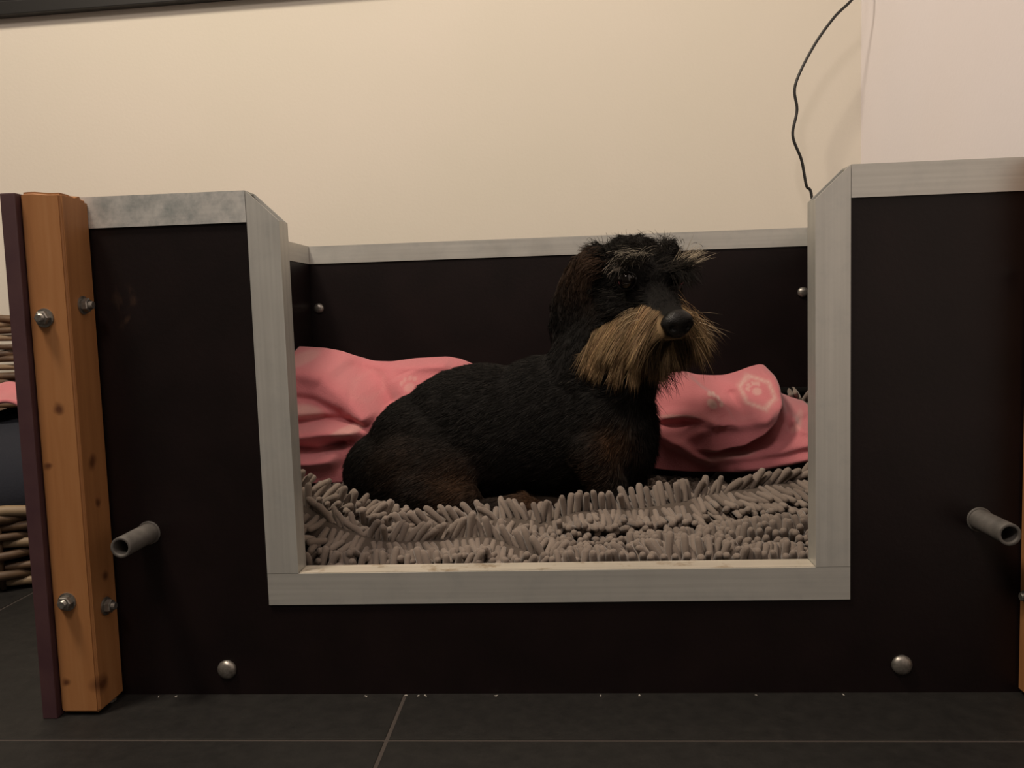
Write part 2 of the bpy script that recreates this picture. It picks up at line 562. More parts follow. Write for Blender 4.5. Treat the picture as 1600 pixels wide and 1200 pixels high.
# pale crumbs in the joint between box and floor
for k in range(11):
    x = random.uniform(-0.42, 0.40)
    s = random.uniform(0.0004, 0.0011)
    bm = bmesh.new()
    bmesh.ops.create_icosphere(bm, subdivisions=1, radius=s)
    for v_ in bm.verts:
        v_.co = Vector((v_.co.x * random.uniform(1, 3), v_.co.y, v_.co.z * 0.6)) + Vector((x, -0.001 - random.random() * 0.004, s * 0.5))
    tag(from_bm('crumb', bm, M_chip), 'tiny pale crumb on the floor along the foot of the box', 'crumb', 'crumbs along the foot of the box')

# ------------------------------------------------------------------ cord and wall board
pts = [(0.588, 0.86, 1.35), (0.58, 0.86, 1.10), (0.566, 0.85, 0.963), (0.549, 0.85, 0.935), (0.517, 0.85, 0.905), (0.478, 0.85, 0.852), (0.446, 0.85, 0.786), (0.449, 0.85, 0.74), (0.441, 0.85, 0.693), (0.457, 0.85, 0.647), (0.466, 0.85, 0.599),
       (0.476, 0.85, 0.577), (0.482, 0.84, 0.45), (0.478, 0.83, 0.25), (0.47, 0.80, 0.05), (0.46, 0.76, 0.003)]
bm = bmesh.new()
add_tube(bm, spline(pts, 8), 0.0027, 10)
tag(from_bm('power_cord', bm, M_cord, None, True), 'thin black wavy cord hanging in front of the cream wall', 'cord')
wp = empty('wall_board', (0, 0, 0))
tag(wp, 'black framed board on the wall, only its lower edge in view', 'board')
ZB = 1.0265
wp.location = (-1.15, WY, ZB)
wp.rotation_euler = (0, math.radians(-1.1), 0)
box('bottom_rail', M_black, wp, -0.30, 0.85, -0.022, -0.001, 0.0, 0.028, bev=0.002)
box('top_rail', M_black, wp, -0.30, 0.85, -0.022, -0.001, 0.60, 0.628, bev=0.002)
box('side_rail', M_black, wp, -0.30, -0.272, -0.022, -0.001, 0.028, 0.60, bev=0.002)
box('side_rail', M_black, wp, 0.822, 0.85, -0.022, -0.001, 0.028, 0.60, bev=0.002)
box('board_face', M_black2, wp, -0.272, 0.822, -0.012, -0.001, 0.028, 0.60)

# ------------------------------------------------------------------ chenille mat
def smooth01(t):
    t = np.clip(t, 0, 1)
    return t * t * (3 - 2 * t)

def poly_dist(X, Y, pts):
    """distance, signed distance (left of travel > 0) and parameter 0..1 along a polyline"""
    P = np.array(pts, float)
    best = np.full(X.shape, 1e9)
    sgn = np.zeros(X.shape)
    par = np.zeros(X.shape)
    n = len(P) - 1
    for i in range(n):
        a, b = P[i, :2], P[i + 1, :2]
        d = b - a
        L2 = d @ d
        t = np.clip(((X - a[0]) * d[0] + (Y - a[1]) * d[1]) / L2, 0, 1)
        dx, dy = X - (a[0] + t * d[0]), Y - (a[1] + t * d[1])
        r = np.hypot(dx, dy)
        m = r < best
        best = np.where(m, r, best)
        sgn = np.where(m, np.sign(d[0] * dy - d[1] * dx), sgn)
        par = np.where(m, (i + t) / n, par)
    return best, sgn * best, par

RIDGES = [   # crest polyline (x, y, height above the flat), half width
    ([(-0.045, 0.185, 0.020), (0.008, 0.195, 0.036), (0.085, 0.20, 0.040), (0.161, 0.205, 0.052), (0.236, 0.215, 0.062), (0.30, 0.23, 0.068), (0.40, 0.24, 0.07)], 0.024),
    ([(-0.33, 0.12, 0.075), (-0.29, 0.11, 0.062), (-0.254, 0.10, 0.045), (-0.212, 0.098, 0.035), (-0.148, 0.10, 0.034), (-0.091, 0.10, 0.032), (-0.057, 0.092, 0.022), (-0.022, 0.085, 0.012)], 0.020),
    ([(-0.20, 0.17, 0.020), (-0.14, 0.178, 0.032), (-0.07, 0.185, 0.038), (-0.04, 0.19, 0.030)], 0.020),
    ([(-0.36, 0.20, 0.070), (-0.30, 0.19, 0.058), (-0.25, 0.185, 0.044), (-0.21, 0.20, 0.022)], 0.028),
    ([(-0.06, 0.052, 0.004), (0.025, 0.055, 0.012), (0.10, 0.06, 0.016), (0.17, 0.058, 0.012), (0.24, 0.058, 0.012), (0.38, 0.06, 0.014)], 0.018),
    ([(-0.30, 0.05, 0.006), (-0.20, 0.048, 0.010), (-0.10, 0.05, 0.008)], 0.016),
    ([(0.10, 0.12, 0.004), (0.20, 0.125, 0.016), (0.30, 0.13, 0.026)], 0.03),
    ([(0.30, 0.57, 0.06), (0.36, 0.57, 0.125), (0.40, 0.57, 0.13)], 0.035),
]
def mat_h(X, Y):
    z = 0.097 + 0.004 * np.sin(X * 31 + 1) * np.cos(Y * 37)
    z = z + 0.010 * np.exp(-((X + 0.38) / 0.09) ** 2)
    add = np.zeros_like(z)
    for pts_, w in RIDGES:
        d, s, p = poly_dist(X, Y, pts_)
        hh = np.interp(p, np.linspace(0, 1, len(pts_)), [q[2] for q in pts_])
        add = np.maximum(add, hh * (np.sqrt(1 + 0.06) - np.sqrt(np.minimum(d / (w * 1.9), 1) ** 2 + 0.06)) / (np.sqrt(1.06) - np.sqrt(0.06)))
    z = z + np.maximum(add, 0)
    edge = np.minimum(np.minimum(X - (XS + 0.004), (XT - 0.004) - X), np.minimum(Y - 0.030, 0.606 - Y))
    return np.where(edge < 0.02, 0.058 + (z - 0.058) * np.sqrt(np.clip(edge / 0.02, 0, 1) * (2 - np.clip(edge / 0.02, 0, 1))), z)

mat_root = empty('chenille_bath_mat', (0, 0, 0))
tag(mat_root, 'rumpled taupe chenille bath mat with finger-like pile under the dog', 'bath mat')
gx, gy = np.linspace(XS + 0.004, XT - 0.004, 170), np.linspace(0.030, 0.606, 118)
GX, GY = np.meshgrid(gx, gy, indexing='ij')
V = np.stack([GX, GY, mat_h(GX, GY)], -1).reshape(-1, 3)
I = np.arange(170 * 118).reshape(170, 118)
Q = np.stack([I[:-1, :-1], I[1:, :-1], I[1:, 1:], I[:-1, 1:]], -1).reshape(-1, 4)
bk = link('backing', np_mesh('backing', V, Q), M_back, mat_root)
sm = bk.modifiers.new('thickness', 'SOLIDIFY')
sm.thickness = 0.003

# finger shapes: a rounded sausage along +z bent towards +x
def noodle_geo(bend, Ln, r, seg=8):
    hs = [0.0, 0.38, 0.80, 0.92, 0.975]
    rs = [0.85, 1.0, 1.04, 0.88, 0.58]
    v_, f_ = [], []
    for h_, k in zip(hs, rs):
        cx = bend * h_ * h_ * Ln
        cz = h_ * Ln * (1 - 0.25 * bend * bend * h_)
        tx = 2 * bend * h_
        nrm = math.hypot(1, tx)
        for i in range(seg):
            a = 2 * math.pi * i / seg
            v_.append((cx + r * k * math.cos(a) / nrm, r * k * math.sin(a), cz - r * k * math.cos(a) * tx / nrm))
    v_.append((bend * Ln + 0.0, 0, Ln * (1 - 0.25 * bend * bend)))
    for j in range(len(hs) - 1):
        for i in range(seg):
            a, b = j * seg + i, j * seg + (i + 1) % seg
            f_ += [(a, b, b + seg), (a, b + seg, a + seg)]
    t0 = (len(hs) - 1) * seg
    for i in range(seg):
        f_.append((t0 + i, t0 + (i + 1) % seg, len(v_) - 1))
    return np.array(v_), np.array(f_)
NG = [noodle_geo(b, L_, r_) for b, L_, r_ in ((0.05, 0.027, 0.0037), (0.15, 0.028, 0.0038), (0.26, 0.027, 0.0036), (0.10, 0.025, 0.0039), (0.34, 0.027, 0.0036))]
NM = []
for k, (v_, f_) in enumerate(NG):
    me = np_mesh('noodle', v_, f_)
    me.materials.append(M_noodle)
    NM.append(me)

roots, mats3, kinds = [], [], []
sx, sy = 0.0084, 0.0084
iy = 0
y = 0.036
while y < 0.60:
    x = XS + 0.012 + (iy % 2) * sx / 2
    while x < XT - 0.008:
        px_, py_ = x + random.uniform(-1, 1) * 0.0014, y + random.uniform(-1, 1) * 0.0007
        x += sx
        # nothing stands up where the dog or the blanket presses the pile down
        if ((px_ + 0.10) / 0.215) ** 2 + ((py_ - 0.355) / 0.105) ** 2 < 1:
            continue
        if py_ > 0.47 and not (px_ > 0.335 and py_ > 0.53):
            continue
        if px_ > 0.10 and py_ > 0.455 and px_ < 0.335:
            continue
        roots.append((px_, py_))
    y += sy
    iy += 1
RT = np.array(roots)
e = 0.004
z0 = mat_h(RT[:, 0], RT[:, 1])
zx = (mat_h(RT[:, 0] + e, RT[:, 1]) - mat_h(RT[:, 0] - e, RT[:, 1])) / (2 * e)
zy = (mat_h(RT[:, 0], RT[:, 1] + e) - mat_h(RT[:, 0], RT[:, 1] - e)) / (2 * e)
nrm = np.stack([-zx * 1.7, -zy * 1.7, np.ones_like(zx)], -1)
nrm /= np.linalg.norm(nrm, axis=1)[:, None]
for ri in (0, 1, 2):                 # along a sharp fold the pile parts: one row stands up, the next hangs down the front
    d_, s_, p_ = poly_dist(RT[:, 0], RT[:, 1], RIDGES[ri][0])
    body_ = (p_ > 0.02) & (p_ < 0.98)
    for lo_, hi_, vec in ((-0.0090, -0.0003, (0.10, -0.80, -0.55)), (-0.020, -0.0090, (0.05, -1.0, -0.05)), (-0.0003, 0.0095, (0.0, 0.05, 1.0))):
        sel = (s_ >= lo_) & (s_ < hi_) & body_
        lean = {0: 0.75 * smooth01((RT[:, 0] - 0.08) / 0.14) - 0.1, 1: 0.35 * np.sin(RT[:, 0] * 30), 2: -0.45 + 0 * s_}[ri][sel]
        v3 = np.tile(np.array(vec), (sel.sum(), 1))
        v3[:, 0] += lean
        nrm[sel] = v3 / np.linalg.norm(v3, axis=1)[:, None]
nrm += rng.normal(0, 1, nrm.shape) * np.where(RT[:, 0] < -0.17, 0.20, 0.11)[:, None]
nrm += 0.13 * np.stack([np.sin(RT[:, 1] * 43 + RT[:, 0] * 17), np.cos(RT[:, 0] * 29 + 2) - 0.55, 0 * zx], -1)   # slow drift of the lay
nrm /= np.linalg.norm(nrm, axis=1)[:, None]
base = np.stack([RT[:, 0], RT[:, 1], z0 - 0.001], -1)
n_mats = []
for i in range(len(RT)):
    zax = Vector(nrm[i])
    down = Vector((zax.x, zax.y, -0.4)) + Vector((random.uniform(-.4, .4), random.uniform(-.4, .4), 0))
    xax = (down - zax * down.dot(zax)).normalized()
    yax = zax.cross(xax)
    m4 = Matrix((xax, yax, zax)).transposed()
    s = random.uniform(0.9, 1.12)
    n_mats.append((m4 * s, Vector(base[i]), random.randrange(len(NG))))
# the 300 that show largest: nearest, on the sides turned to the camera
tipp = base + nrm * 0.02
dist = np.linalg.norm(tipp - CAM, axis=1)
inwin = (tipp[:, 0] > -0.262 - 0.33 * tipp[:, 1]) & (tipp[:, 0] < 0.226 + 0.29 * tipp[:, 1]) & (tipp[:, 2] > 0.122)
score = np.where(inwin, dist, dist + 10)
order = np.argsort(score)
single = set(order[:300].tolist())
for i in order[:300]:
    m3, t_, k = n_mats[i]
    o = bpy.data.objects.new('noodle', NM[k])
    COL.objects.link(o)
    o.parent = mat_root
    m4 = m3.to_4x4()
    m4.translation = t_
    o.matrix_world = m4
VV, FF, off = [], [], 0
for i in range(len(RT)):
    if i in single:
        continue
    m3, t_, k = n_mats[i]
    v_, f_ = NG[k]
    VV.append(v_ @ np.array(m3).T + np.array(t_))
    FF.append(f_ + off)
    off += len(v_)
tag(link('noodle_pile', np_mesh('noodle_pile', np.concatenate(VV), np.concatenate(FF)), M_noodle, mat_root), kind='stuff')

# ------------------------------------------------------------------ pink fleece blanket
def blanket():
    nx, nf, nb = 330, 110, 46
    xs = np.linspace(-0.430, 0.374, nx)
    top = [(-0.432, 0.333), (-0.421, 0.332), (-0.391, 0.329), (-0.365, 0.323), (-0.34, 0.313), (-0.315, 0.305), (-0.284, 0.303), (-0.244, 0.307),
           (-0.193, 0.308), (-0.171, 0.303), (-0.10, 0.27), (0.05, 0.26), (0.144, 0.269), (0.163, 0.273), (0.188, 0.275), (0.207, 0.269), (0.231, 0.267),
           (0.25, 0.267), (0.27, 0.272), (0.289, 0.279), (0.306, 0.283), (0.316, 0.280), (0.322, 0.266), (0.327, 0.243), (0.342, 0.234), (0.368, 0.224), (0.38, 0.22)]
    bot = [(-0.432, 0.138), (-0.38, 0.134), (-0.3, 0.125), (0.08, 0.13), (0.107, 0.142), (0.155, 0.135), (0.202, 0.132), (0.249, 0.132), (0.296, 0.137), (0.353, 0.147), (0.38, 0.15)]
    zt = np.interp(xs, *zip(*top))
    zt = np.convolve(np.pad(zt, 2, 'edge'), np.ones(5) / 5, 'valid')
    zb = np.interp(xs, *zip(*bot))
    y0 = np.interp(xs, [-0.432, -0.38, -0.33, -0.25, -0.12, 0.06, 0.12, 0.374], [0.365, 0.40, 0.435, 0.455, 0.47, 0.47, 0.440, 0.435])
    Wd = np.interp(xs, [-0.432, -0.3, 0.1, 0.374], [0.17, 0.11, 0.10, 0.11])
    t = np.concatenate([np.linspace(0, 1, nf), np.linspace(1, 1.62, nb + 1)[1:]])
    A = np.minimum(t, 2)[None, :] * math.pi / 2
    X = np.repeat(xs[:, None], len(t), 1)
    Zf = np.minimum(t, 1)[None, :] ** 1.0
    # front: mostly a leaning face with a rounded crest
    fz = np.sin(np.clip(Zf, 0, 1) * math.pi / 2) * 0.55 + Zf * 0.45
    Z = zb[:, None] + (zt - zb)[:, None] * fz
    Yv = y0[:, None] + Wd[:, None] * (0.35 * Zf + 0.65 * (1 - np.cos(Zf * math.pi / 2)) * Zf)
    back = np.clip(t[None, :] - 1, 0, 1)
    Z = Z - back ** 1.5 * (zt - 0.12)[:, None] * 0.75
    Yv = Yv + back * 0.045
    Yv = np.minimum(Yv, YB - 0.008)
    front_w = smooth01((1.05 - t) / 0.22)[None, :]
    d = np.zeros_like(Z)
    def ridge(pts_, amp, w):
        r, s, p = poly_dist(X, Z, pts_)
        taper = smooth01(p / 0.15) * smooth01((1 - p) / 0.15) * 0.7 + 0.3
        return np.where(X > 0, 1.05, 1.35) * amp * np.exp(-(r / (0.85 * w)) ** 2) * taper
    def step(pts_, amp, w, reach, ease_in=0.12):
        """the cloth left of the line hangs over the cloth right of it"""
        r, s, p = poly_dist(X, Z, pts_)
        taper = smooth01(p / ease_in) * smooth01((1 - p) / 0.2)
        return amp * smooth01((s + w) / (2 * w)) * np.exp(-(np.maximum(s, 0) / reach) ** 2) * taper
    # left heap
    d += ridge([(-0.44, 0.305), (-0.367, 0.290), (-0.319, 0.236), (-0.299, 0.212)], 0.018, 0.022)
    d -= ridge([(-0.36, 0.305), (-0.30, 0.275), (-0.27, 0.23)], 0.016, 0.020)
    d += ridge([(-0.28, 0.30), (-0.23, 0.298), (-0.18, 0.30)], 0.012, 0.014)
    d += ridge([(-0.26, 0.285), (-0.24, 0.24)], 0.010, 0.018)
    d -= ridge([(-0.435, 0.220), (-0.371, 0.224), (-0.305, 0.208)], 0.020, 0.009)
    d -= ridge([(-0.43, 0.262), (-0.385, 0.250), (-0.335, 0.222)], 0.012, 0.010)
    d += ridge([(-0.435, 0.205), (-0.366, 0.206), (-0.31, 0.205)], 0.020, 0.012)
    d -= ridge([(-0.42, 0.186), (-0.374, 0.178), (-0.335, 0.186)], 0.022, 0.008)
    d += ridge([(-0.43, 0.172), (-0.377, 0.168), (-0.34, 0.166)], 0.022, 0.012)
    # right heap
    d += step([(0.319, 0.30), (0.318, 0.277), (0.319, 0.256), (0.316, 0.227), (0.305, 0.206), (0.284, 0.186), (0.255, 0.171), (0.217, 0.164), (0.175, 0.166)][::-1], 0.032, 0.004, 0.050)
    d += step([(0.180, 0.285), (0.189, 0.273), (0.208, 0.254), (0.227, 0.239), (0.240, 0.221), (0.245, 0.203), (0.243, 0.19)][::-1], 0.019, 0.0035, 0.030, 0.55)
    d += ridge([(0.13, 0.212), (0.174, 0.216), (0.203, 0.211), (0.222, 0.203)], 0.013, 0.009)
    d -= ridge([(0.13, 0.200), (0.165, 0.199), (0.20, 0.206)], 0.005, 0.007)
    d += ridge([(0.155, 0.172), (0.193, 0.193), (0.217, 0.204), (0.246, 0.204), (0.284, 0.211), (0.308, 0.227)], 0.014, 0.012)
    d += ridge([(0.245, 0.262), (0.268, 0.235), (0.288, 0.222)], 0.006, 0.012)
    d -= ridge([(0.25, 0.25), (0.258, 0.225), (0.262, 0.21)], 0.008, 0.010)
    d += ridge([(0.33, 0.215), (0.345, 0.19), (0.372, 0.18)], 0.007, 0.008)
    d += ridge([(0.12, 0.196), (0.161, 0.175), (0.185, 0.160), (0.22, 0.142)], 0.014, 0.010)
    d += ridge([(0.19, 0.155), (0.25, 0.152), (0.31, 0.160), (0.37, 0.175)], 0.010, 0.010)
    d += ridge([(0.24, 0.136), (0.30, 0.142), (0.36, 0.152)], 0.012, 0.008)
    d -= ridge([(0.325, 0.185), (0.35, 0.20), (0.38, 0.205)], 0.006, 0.008)
    # soft overall unevenness
    d += 0.0035 * np.sin(X * 46 + Z * 38) * np.cos(Z * 51 - X * 13) + 0.0015 * np.sin(X * 130 + Z * 70)
    Yv = Yv - d * front_w
    V = np.stack([X, Yv, Z], -1)
    # printed motifs: a ring-shaped badge, paw prints; plus pale streaks, some along fold crests
    c = np.zeros((nx, len(t), 3)) + np.array([0.56, 0.185, 0.205])
    w_ = np.array([0.62, 0.40, 0.36])
    def blend(mask):
        nonlocal c
        c = c * (1 - mask[..., None]) + w_ * mask[..., None]
    def hexring(cx, cz, R_, th):
        a = np.arctan2(Z - cz, X - cx) + 0.35
        k = math.pi / 3
        rr = np.hypot(X - cx, Z - cz) * np.cos((a % k) - k / 2) / math.cos(k / 2)
        wob = 0.5 + 0.5 * np.sin(X * 900 + np.sin(Z * 700) * 2)
        return np.exp(-((rr - R_) / th) ** 2) * (0.55 + 0.35 * wob)
    def blob(cx, cz, a_, b_, rot=0.0, k=0.8):
        dx, dz = X - cx, Z - cz
        u = dx * math.cos(rot) + dz * math.sin(rot)
        v2 = -dx * math.sin(rot) + dz * math.cos(rot)
        return k * smooth01(1.4 - ((u / a_) ** 2 + (v2 / b_) ** 2))
    def paw(cx, cz, s, rot):
        m = blob(cx, cz, s, s * 0.8, rot)
        for q in (-1.1, -0.4, 0.4, 1.1):
            a = rot + math.pi / 2 + q * 0.75
            m = np.maximum(m, blob(cx + 1.7 * s * math.cos(a), cz + 1.7 * s * math.sin(a), s * 0.42, s * 0.5, rot))
        return m
    blend(hexring(0.284, 0.246, 0.022, 0.0035))
    blend(paw(0.284, 0.247, 0.0065, 0.5) * 0.8)
    blend(paw(0.216, 0.231, 0.008, -0.8))
    blend(blob(-0.395, 0.237, 0.026, 0.011, -0.25, 0.6))
    blend(blob(-0.33, 0.206, 0.022, 0.008, 0.25, 0.5))
    blend(paw(-0.245, 0.265, 0.008, 0.3) * 0.45)
    blend(blob(-0.41, 0.315, 0.02, 0.012, 0.3, 0.35))
    blend(hexring(-0.31, 0.27, 0.022, 0.005) * 0.12)
    blend(blob(0.235, 0.156, 0.04, 0.005, 0.12, 0.4))
    blend(blob(0.165, 0.214, 0.03, 0.003, 0.0, 0.5))
    blend(blob(0.345, 0.20, 0.006, 0.02, -0.7, 0.35))
    J = np.arange(nx * len(t)).reshape(nx, len(t))
    Q = np.stack([J[:-1, :-1], J[1:, :-1], J[1:, 1:], J[:-1, 1:]], -1).reshape(-1, 4)
    return np_mesh('fleece_blanket', V.reshape(-1, 3), Q, c.reshape(-1, 3))
bl = link('fleece_blanket', blanket(), M_fleece)
s_ = bl.modifiers.new('cloth_thickness', 'SOLIDIFY')
s_.thickness = 0.004
s_.offset = -1
tag(bl, 'pink fleece blanket with pale paw prints heaped behind the dog', 'blanket')

# ------------------------------------------------------------------ the dog
HC = np.array([0.0912, 0.30, 0.4093])
HS = 1.2
def head_frame(yaw, pit, rol):
    hf = np.array([math.sin(yaw) * math.cos(pit), -math.cos(yaw) * math.cos(pit), math.sin(pit)])
    es = np.cross([0, 0, 1], hf)
    es /= np.linalg.norm(es)
    if es[0] > 0: es = -es
    eu = np.cross(hf, es)
    if eu[2] < 0: eu = -eu
    return hf, es * math.cos(rol) + eu * math.sin(rol), -es * math.sin(rol) + eu * math.cos(rol)
HF, ES, EU = head_frame(0.35, -0.31, -0.05)
def hd(f, s, u):
    return HC + HS * (f * HF + s * ES + u * EU)
def to_local(P):
    q = (P - HC) / HS
    return np.stack([q @ HF, q @ ES, q @ EU], -1)

bm = bmesh.new()
def ball(c, r, axes=None, sub=3):
    """ellipsoid; axes is a 3x3 of unit rows"""
    r = np.array(r if hasattr(r, '__len__') else (r, r, r), float)
    ax = np.array(axes) if axes is not None else np.eye(3)
    R_ = bmesh.ops.create_icosphere(bm, subdivisions=sub, radius=1.0)
    for v_ in R_['verts']:
        p = np.array(v_.co) * r
        v_.co = Vector(np.array(c) + p @ ax)
def chain(pts_, n=7):
    """tapered limb through (point, radius) joints"""
    for (a, ra), (b, rb) in zip(pts_, pts_[1:]):
        a, b = np.array(a), np.array(b)
        for k in range(n + 1):
            t = k / n
            ball(a + (b - a) * t, ra + (rb - ra) * t, sub=2)
HA = np.stack([HF, ES, EU])
# trunk
ball((-0.222, 0.350, 0.158), (0.092, 0.080, 0.070))
ball((-0.172, 0.350, 0.190), (0.108, 0.082, 0.086))
ball((-0.115, 0.350, 0.213), (0.125, 0.082, 0.094))
ball((-0.020, 0.345, 0.222), (0.110, 0.078, 0.096))
ball((0.040, 0.335, 0.220), (0.078, 0.076, 0.095))
ball((0.066, 0.318, 0.215), (0.050, 0.062, 0.085))
chain([((0.020, 0.335, 0.275), 0.062), ((0.060, 0.325, 0.335), 0.060), ((0.085, 0.312, 0.395), 0.054)])
chain([((0.070, 0.300, 0.275), 0.048), ((0.085, 0.285, 0.340), 0.044)])
# haunches, hind legs
for sy_, yy in ((1, 0.285), (-1, 0.418)):
    ball((-0.195, yy, 0.165), (0.078, 0.036, 0.056))
    chain([((-0.20, yy - 0.012 * sy_, 0.150), 0.036), ((-0.135, yy - 0.020 * sy_, 0.136), 0.024)])
    chain([((-0.215, yy - 0.022 * sy_, 0.118), 0.019), ((-0.12, yy - 0.026 * sy_, 0.119), 0.017), ((-0.060, yy - 0.030 * sy_, 0.128), 0.018)])
    for q in (-1, 0, 1):
        ball((-0.046, yy - 0.030 * sy_ + q * 0.010, 0.126), (0.014, 0.0065, 0.010))
# shoulders, upright fore legs resting on the mat
for sy_, yy in ((1, 0.272), (-1, 0.385)):
    ball((0.045, yy + 0.012 * sy_, 0.225), (0.048, 0.028, 0.062))
    chain([((0.030, yy, 0.195), 0.032), ((0.052, yy - 0.004 * sy_, 0.150), 0.024), ((0.064, yy - 0.01 * sy_, 0.118), 0.020), ((0.088, yy - 0.018 * sy_, 0.112), 0.017)])
    for q in (-1, 0, 1):
        ball((0.103, yy - 0.018 * sy_ + q * 0.011, 0.110), (0.014, 0.007, 0.010))
# tail laid along the mat behind the rump
chain([((-0.255, 0.38, 0.150), 0.020), ((-0.285, 0.42, 0.128), 0.014), ((-0.26, 0.455, 0.120), 0.008)])
# head: skull, brows, cheeks, tapered muzzle, lower jaw
ball(hd(-0.010, 0, 0.000), np.array((0.050, 0.046, 0.042)) * HS, HA)
ball(hd(-0.004, 0, 0.026), np.array((0.036, 0.026, 0.023)) * HS, HA)
ball(hd(0.018, 0, 0.010), np.array((0.034, 0.036, 0.030)) * HS, HA)
for s in (-1, 1):
    ball(hd(0.036, s * 0.022, 0.022), np.array((0.013, 0.013, 0.009)) * HS, HA)
    ball(hd(0.012, s * 0.026, -0.020), np.array((0.032, 0.020, 0.024)) * HS, HA)
    ball(hd(0.078, s * 0.012, -0.026), np.array((0.024, 0.013, 0.014)) * HS, HA)
chain([(hd(0.030, 0, -0.010), 0.030 * HS), (hd(0.060, 0, -0.014), 0.024 * HS), (hd(0.094, 0, -0.016), 0.0165 * HS)])
chain([(hd(0.020, 0, -0.036), 0.024 * HS), (hd(0.060, 0, -0.042), 0.017 * HS), (hd(0.082, 0, -0.043), 0.0125 * HS)])
# drop ears: flat flaps hung from the side of the skull
def ear(s):
    seq = [((-0.006, 0.042, 0.028), 0.015, 0.009), ((-0.016, 0.053, 0.016), 0.022, 0.008), ((-0.022, 0.060, -0.008), 0.028, 0.0075),
           ((-0.027, 0.064, -0.036), 0.034, 0.0075), ((-0.026, 0.065, -0.066), 0.033, 0.0075), ((-0.020, 0.064, -0.094), 0.022, 0.007)]
    for (q, r, th), (q2, r2, th2) in zip(seq, seq[1:]):
        for k in range(5):
            t = k / 5
            p = [a + (b - a) * t for a, b in zip(q, q2)]
            rr = r + (r2 - r) * t
            fa = HF * 0.93 + ES * s * -0.36
            fa = fa / np.linalg.norm(fa)
            sa = np.cross(EU, fa)
            ball(hd(p[0], s * p[1], p[2]), np.array((rr, th, 0.016)) * HS, np.stack([fa, sa, np.cross(fa, sa)]), 2)
ear(1); ear(-1)
me0 = bpy.data.meshes.new('dog_blocks')
bm.to_mesh(me0)
bm.free()
tmp = bpy.data.objects.new('dog_blocks', me0)
COL.objects.link(tmp)
r_ = tmp.modifiers.new('r', 'REMESH')
r_.mode = 'VOXEL'
r_.voxel_size = 0.0042
s2_ = tmp.modifiers.new('s', 'SMOOTH')
s2_.factor = 0.5
s2_.iterations = 7
bpy.context.view_layer.update()
dg = bpy.context.evaluated_depsgraph_get()
body_me = bpy.data.meshes.new_from_object(tmp.evaluated_get(dg))
bpy.data.objects.remove(tmp, do_unlink=True)
body_me.name = 'dog'

BLACK = np.array([0.0085, 0.0075, 0.0068])
GREY = np.array([0.050, 0.044, 0.036])
TAN = np.array([0.345, 0.235, 0.128])
RUST = np.array([0.090, 0.042, 0.018])
EARB = np.array([0.040, 0.021, 0.011])
def ease(x, a, b):
    return smooth01((x - a) / (b - a))
def coat(P):
    """coat colour at a point: black with tan beard, rusty marks on hock, elbow and chest, brownish ears"""
    q = to_local(P)
    c = np.tile(BLACK, (len(P), 1))
    def put(w, col):
        nonlocal c
        c = c * (1 - w[:, None]) + col * w[:, None]
    for ctr, rad, k in (((-0.150, 0.262, 0.150), 0.034, 0.55), ((0.058, 0.262, 0.205), 0.024, 0.7), ((0.03, 0.255, 0.165), 0.03, 0.25), ((-0.05, 0.25, 0.13), 0.03, 0.6),
                        ((-0.22, 0.27, 0.18), 0.04, 0.2)):
        put(k * np.exp(-(np.linalg.norm(P - np.array(ctr), axis=1) / rad) ** 2), RUST)
    head = np.linalg.norm(P - HC, axis=1) < 0.20
    earm = head & (np.abs(q[:, 1]) > 0.046) & (q[:, 0] < 0.02)
    put(np.where(earm, ease(q[:, 2], -0.05, 0.03) * 0.75, 0), EARB)
    beard = head & ~earm
    line = -0.003 - 0.85 * np.clip(0.064 - q[:, 0], 0.0, 0.07) + np.where(np.abs(q[:, 1]) < 0.012, -0.02, 0.0) * (q[:, 0] > 0.05)
    w = ease(line - q[:, 2], 0.0, 0.010) * ease(q[:, 0], 0.004, 0.020) * ease(q[:, 2], -0.075, -0.065)
    put(np.where(beard, w, 0), TAN)
    return c
nv = len(body_me.vertices)
co = np.empty(nv * 3, np.float32)
body_me.vertices.foreach_get('co', co)
co = co.reshape(-1, 3).astype(float)
a_ = body_me.attributes.new('tint', 'FLOAT_COLOR', 'POINT')
cc = coat(co) * 0.75
a_.data.foreach_set('color', np.concatenate([cc, np.ones((nv, 1))], 1).astype(np.float32).ravel())
body_me.materials.clear()
body_me.materials.append(M_skin)
dog = link('dog', body_me, None, None, True)
tag(dog, 'black wire-haired dachshund with tan beard lying on the mat, head raised', 'dog')

# eyes and nose
def eyeball(s):
    b = bmesh.new()
    bmesh.ops.create_uvsphere(b, u_segments=24, v_segments=16, radius=0.0098 * HS)
    for v_ in b.verts:
        v_.co = v_.co + Vector(hd(0.0435, s * 0.0285, 0.017))
    eo = from_bm('eye', b, M_eye, dog, True)
    b = bmesh.new()          # eyelid rim
    ctr, d = hd(0.0475, s * 0.0305, 0.017), HF * 0.80 + ES * s * 0.6
    d = d / np.linalg.norm(d)
    q = Vector((0, 0, 1)).rotation_difference(Vector(d))
    ring = []
    for k in range(25):
        a = 2 * math.pi * k / 24
        ring.append(Vector(ctr) + q @ Vector((0.0102 * HS * math.cos(a), 0.0090 * HS * math.sin(a), 0)))
    add_tube(b, ring, 0.0012, 8)
    from_bm('eyelid', b, M_nose, eo, True)
eyeball(1); eyeball(-1)
b = bmesh.new()
bmesh.ops.create_uvsphere(b, u_segments=40, v_segments=28, radius=1.0)
